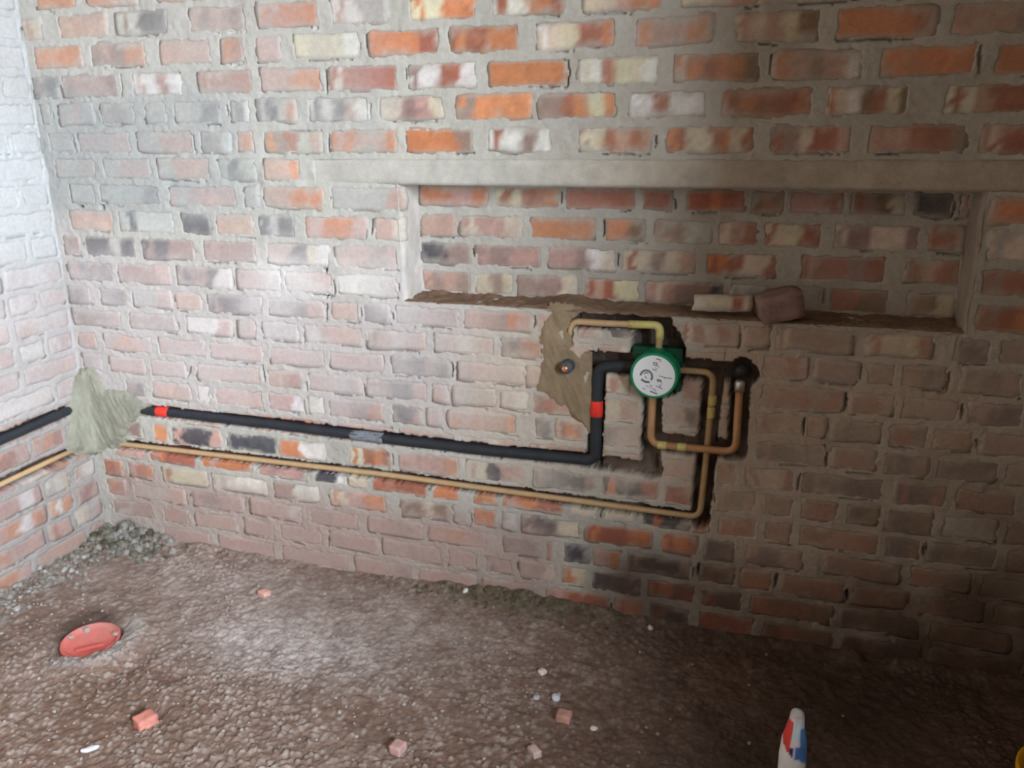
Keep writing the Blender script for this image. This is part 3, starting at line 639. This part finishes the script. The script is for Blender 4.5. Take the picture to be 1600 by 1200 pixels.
# ------------------------------------------------------------------ loose bricks and fragments
def rock(name, loc, size, col, seed, rotz=0, mat_=None, sub=2, tiltx=0, boxy=.0, parent=None):
    bm = bmesh.new()
    if boxy:
        bmesh.ops.create_cube(bm, size=2); bmesh.ops.subdivide_edges(bm, edges=bm.edges[:], cuts=4, use_grid_fill=True)
    else:
        bmesh.ops.create_icosphere(bm, subdivisions=sub, radius=1)
    for q in bm.verts:
        p = q.co.copy()
        if boxy:
            a = Vector((min(1, abs(p.x)), min(1, abs(p.y)), min(1, abs(p.z)))); n_edge = sum(1 for t in a if t > .99)
            if n_edge >= 2: p *= .985 if n_edge == 2 else .955
        nn = mn.noise(p*1.3+Vector((seed*3.1, 0, seed)))
        q.co = p*(1+(.055 if boxy else .38)*nn + .06*mn.noise(p*4+Vector((seed, seed, 0))))
        q.co = Vector((q.co.x*size[0]/2, q.co.y*size[1]/2, q.co.z*size[2]/2))
    me = bpy.data.meshes.new(name); bm.to_mesh(me); bm.free()
    co = np.array([tuple(q.co) for q in me.vertices]); C = np.ones((len(co), 3))*np.array(col)*(1+.3*fbm(co[:, 0]+seed, co[:, 2]+co[:, 1], .02, seed % 30))[:, None]
    at = me.color_attributes.new('Col', 'FLOAT_COLOR', 'POINT'); c4 = np.ones((len(co), 4), np.float32); c4[:, :3] = C; at.data.foreach_set('color', c4.ravel())
    me.polygons.foreach_set('use_smooth', np.full(len(me.polygons), bool(boxy)))
    me.materials.append(mat_ or M_STONE); ob = bpy.data.objects.new(name, me); COL.objects.link(ob)
    ob.location = loc; ob.rotation_euler = (tiltx, 0, rotz)
    return ob
o = rock('loose_brick', (2.180, .022, NZ0+.040), (.104, .092, .062), (.30, .20, .175), 4, .22, boxy=1); o.rotation_euler = (0, math.radians(-13), .25)
tag(o, 'half brick lying tilted on the sill of the recess', 'brick')
v, f, c = brick_mesh(1.975, 2.115, .925, .042, 'ccycrc', .006, 77, back, [], lambda c, x, z: c)
o = mesh_obj('brick_piece', v, f, M_BRICK, cols=c); tag(o, 'cream and red brick piece at the front edge of the recess sill', 'brick')
def chip(name, x, y, size, col, seed, label, cat='fragment', group=None, boxy=0):
    o = rock(name, (x, y, fz(x, y)+size[2]*.22), size, col, seed, seed*1.7, boxy=boxy); tag(o, label, cat, group); return o
chip('brick_fragment', .825, -.777, (.045, .040, .045), (.60, .24, .19), 21, 'small red brick lump in a hollow nearest the bottom left of the floor', boxy=1)
chip('brick_fragment', .768, -.200, (.034, .026, .020), (.62, .36, .30), 22, 'pale pink brick chip on the floor below the copper pipe', boxy=1)
chip('brick_fragment', 1.440, -.684, (.032, .030, .022), (.55, .34, .31), 23, 'dusty pink brick chip at the bottom edge of the floor', boxy=1)
chip('brick_fragment', 1.773, -.472, (.034, .030, .026), (.48, .26, .21), 24, 'pinkish brick chip amid pale crumbs in the middle of the floor', boxy=1)
chip('plaster_crumb', 1.355, -.030, (.024, .014, .010), (.78, .78, .78), 25, 'white crumb at the foot of the back wall')
chip('plaster_crumb', 1.679, -.324, (.024, .020, .016), (.74, .66, .60), 26, 'pale crumb farthest back of those in the middle of the floor')
chip('plaster_crumb', 1.737, -.412, (.026, .022, .018), (.55, .55, .60), 27, 'bluish grey crumb just behind the pinkish brick chip')
chip('plaster_crumb', 1.690, -.420, (.018, .016, .012), (.50, .50, .54), 32, 'small grey crumb left of the bluish grey crumb')
chip('plaster_crumb', 1.847, -.479, (.020, .014, .012), (.66, .60, .52), 28, 'beige crumb right of the pinkish brick chip')
chip('plaster_crumb', 1.913, -.045, (.020, .016, .016), (.60, .55, .50), 29, 'pale crumb on the dark floor close to the back wall')
chip('plaster_crumb', .762, -.885, (.040, .016, .012), (.62, .64, .68), 30, 'thin bluish white flake at the bottom left of the floor')
chip('brick_fragment', 1.738, -.603, (.030, .020, .018), (.50, .36, .33), 31, 'dull pink chip by itself on the dark lower floor', boxy=1)
# gravel and crumbs nobody could count
bm = bmesh.new(); rr = random.Random(8); V, F, C = [], [], []
ico = bmesh.new(); bmesh.ops.create_icosphere(ico, subdivisions=1, radius=1); IV = [q.co.copy() for q in ico.verts]; IF = [[q.index for q in ff.verts] for ff in ico.faces]; ico.free(); bm.free()
def crumb(x, y, r, col):
    o = len(V); z = fz(x, y); s = rr.random()*50
    for p in IV:
        k = r*(1+.5*mn.noise(p*1.5+Vector((s, 0, 0)))); V.append((x+p.x*k, y+p.y*k, z+p.z*k*.7+r*.25)); C.append(col)
    F.extend([tuple(i+o for i in ff) for ff in IF])
GC = [(.30, .26, .23), (.34, .27, .24), (.25, .18, .15), (.40, .36, .33), (.32, .20, .16)]
for _ in range(1500):
    x, y = rr.uniform(0, 2.8), -abs(rr.gauss(.55, .35))
    if y < -1.1 or (y > -.25 and rr.random() < .6): continue
    if x > 1.75 and rr.random() < .88: continue
    if math.hypot(x-CAPX, y-CAPY) < .12 or math.hypot(x-2.279, y+.602) < .06 or (x > 2.6 and y < -.35): continue
    crumb(x, y, rr.uniform(.0025, .0055), rr.choice(GC))
for _ in range(420):
    x = abs(rr.gauss(0, .07))+.01; y = -rr.uniform(.02, .95); crumb(x, y, rr.uniform(.004, .013), rr.choice([(.20, .18, .155), (.26, .24, .215), (.15, .125, .10), (.36, .35, .33), (.23, .16, .13)]))
for _ in range(260):
    x = .13+rr.gauss(0, .07); y = -abs(rr.gauss(.03, .05))-.012
    if x < .01: continue
    crumb(x, y, rr.uniform(.005, .017), rr.choice([(.14, .14, .11), (.20, .19, .165), (.085, .07, .045), (.27, .255, .23)]))
for _ in range(200):
    x = 1.52+rr.gauss(0, .18); y = -abs(rr.gauss(.0, .03))-.012; crumb(x, y, rr.uniform(.003, .008), rr.choice([(.12, .10, .06), (.18, .14, .09), (.10, .09, .05)]))
o = mesh_obj('gravel', V, F, M_STONE, cols=np.array(C), smooth=False); tag(o, 'loose mortar crumbs and grit scattered over the muddy floor', 'gravel', kind='stuff')

# ------------------------------------------------------------------ red drain cap let into the floor
dc = empty('drain_cap', (CAPX, CAPY, -.03)); tag(dc, 'round red plastic drain cap sunk in the muddy floor', 'drain cap')
n = 48; V, F, C = [], [], []
prof = [(.076, -.030), (.077, .010), (.0755, .0135), (.072, .0125), (.069, .006), (.055, .003), (.040, .000), (.022, -.003), (.008, -.004)]
for r, z in prof:
    for k in range(n):
        a = 2*math.pi*k/n; x, y = r*math.cos(a), r*math.sin(a); V.append((CAPX+x, CAPY+y, z-.012+.004*x/.07*0+.010*(y+.3*-x)/.076*.4+.001*mn.noise(Vector((x*40, y*40, 0)))))
        d = .5+.5*mn.noise(Vector((x*26, y*26, 3.))); mud = max(0, min(1, (y*.8-x*.5)/.076*.55+d*.75-.20))
        C.append(tuple(np.array((.62, .14, .115))*(1-mud*.75)+np.array((.33, .235, .21))*mud*.75))
for i in range(len(prof)-1):
    for k in range(n): F.append((i*n+k, i*n+(k+1) % n, (i+1)*n+(k+1) % n, (i+1)*n+k))
F.append(tuple((len(prof)-1)*n+k for k in range(n)))
local(dc, mesh_obj('lid', V, F, M_RED, cols=np.array(C)))
bm = bmesh.new(); bbox(bm, -.036, .036, -.0035, .0035, 0, .008, .002)
me = bpy.data.meshes.new('grip_rib'); bm.to_mesh(me); bm.free(); me.materials.append(M_RED)
at = me.color_attributes.new('Col', 'FLOAT_COLOR', 'POINT'); at.data.foreach_set('color', np.tile(np.array((.50, .10, .085, 1), np.float32), len(me.vertices)))
ob = bpy.data.objects.new('grip_rib', me); COL.objects.link(ob); ob.location = (.018, -.022, .0185); ob.rotation_euler = (0, 0, .75); ob.parent = dc
for q, (dx, dy, s_) in enumerate(((-.066, -.004, .020), (-.050, .038, .024), (.046, .046, .020))):
    mc = rock('mud_clump', (dx, dy, .027), (s_, s_*.8, s_*.6), (.36, .28, .25), 50+q); mc.parent = dc

# ------------------------------------------------------------------ printed tube standing at the bottom of the frame
TX, TY = 2.279, -.602
tb = empty('plastic_tube', (TX, TY, fz(TX, TY))); tag(tb, 'upright white plastic tube with a red and blue printed top', 'tube')
H = .246; nseg, nr = 44, 60
V, F, C = [], [], []
for i in range(nr+1):
    t = i/nr; z = H*t
    if t < .55: r = .0265
    elif t < .93: r = .0265*(1-.50*((t-.55)/.38)**1.4)
    else: r = .0132*math.sqrt(max(0, 1-((t-.93)/.07)**2))*1.02
    cr = sst(.5, .8, np.array(t))
    for k in range(nseg):
        a = 2*math.pi*k/nseg; w = r*(1+float(cr)*.16*mn.noise(Vector((math.cos(a)*2, math.sin(a)*2, t*9)))+.02*mn.noise(Vector((math.cos(a)*3, math.sin(a)*3, t*4))))
        V.append((w*math.cos(a)*1.0+.004*cr*0, w*math.sin(a), z))
        # printed colours by height and by angle round the tube (a = -90 deg faces the camera side)
        ad = (math.degrees(a)+90+180) % 360-180; e = .02*mn.noise(Vector((a*2, t*8, 0)))
        if t+e < .605-.0012*ad: col = (.87, .87, .86)
        elif t > .90: col = (.52, .50, .50) if t > .94 else (.74, .66, .72)
        elif ad < -20: col = (.74, .07, .055) if t > .645 else (.80, .76, .74)
        elif ad < -6 and t < .70: col = (.03, .03, .16)
        elif ad > 8 and t < .70+e*2: col = (.08, .22, .55)
        elif ad > 30 and t < .86: col = (.10, .25, .55)
        elif t < .76+e*2: col = (.82, .72, .82)
        else: col = (.64, .80, .87)
        C.append(col)
for i in range(nr):
    for k in range(nseg): F.append((i*nseg+k, i*nseg+(k+1) % nseg, (i+1)*nseg+(k+1) % nseg, (i+1)*nseg+k))
F.append(tuple(range(nseg-1, -1, -1)))
mesh_obj('body', V, F, M_TUBE, tb, np.array(C))

# yellow bucket that just reaches into the bottom right corner
BX, BY = 2.80, -.53
bk = empty('bucket', (BX, BY, fz(BX, BY)-.004)); tag(bk, 'yellow plastic bucket just entering the frame beside the dark floor', 'bucket')
prof = [(.0, .006), (.085, .006), (.088, .0), (.094, .10), (.102, .145), (.108, .147), (.108, .160), (.104, .162), (.100, .155), (.092, .10), (.084, .012), (.0, .012)]
V, F = [], []; n = 40
for r, z in prof:
    for k in range(n): V.append((max(r, .0005)*math.cos(2*math.pi*k/n), max(r, .0005)*math.sin(2*math.pi*k/n), z))
for i in range(len(prof)-1):
    for k in range(n): F.append((i*n+k, i*n+(k+1) % n, (i+1)*n+(k+1) % n, (i+1)*n+k))
mesh_obj('body', V, F, M_YELLOW, bk)
V, F = tube_geo([(.110*math.cos(a), .012*math.sin(a)-.03*math.sin(a), .150-.05*math.sin(a)*0+.004*math.sin(a)) for a in [math.pi*k/20 for k in range(21)]], .0025, n=8)
mesh_obj('handle', V, F, M_CHROME, bk)
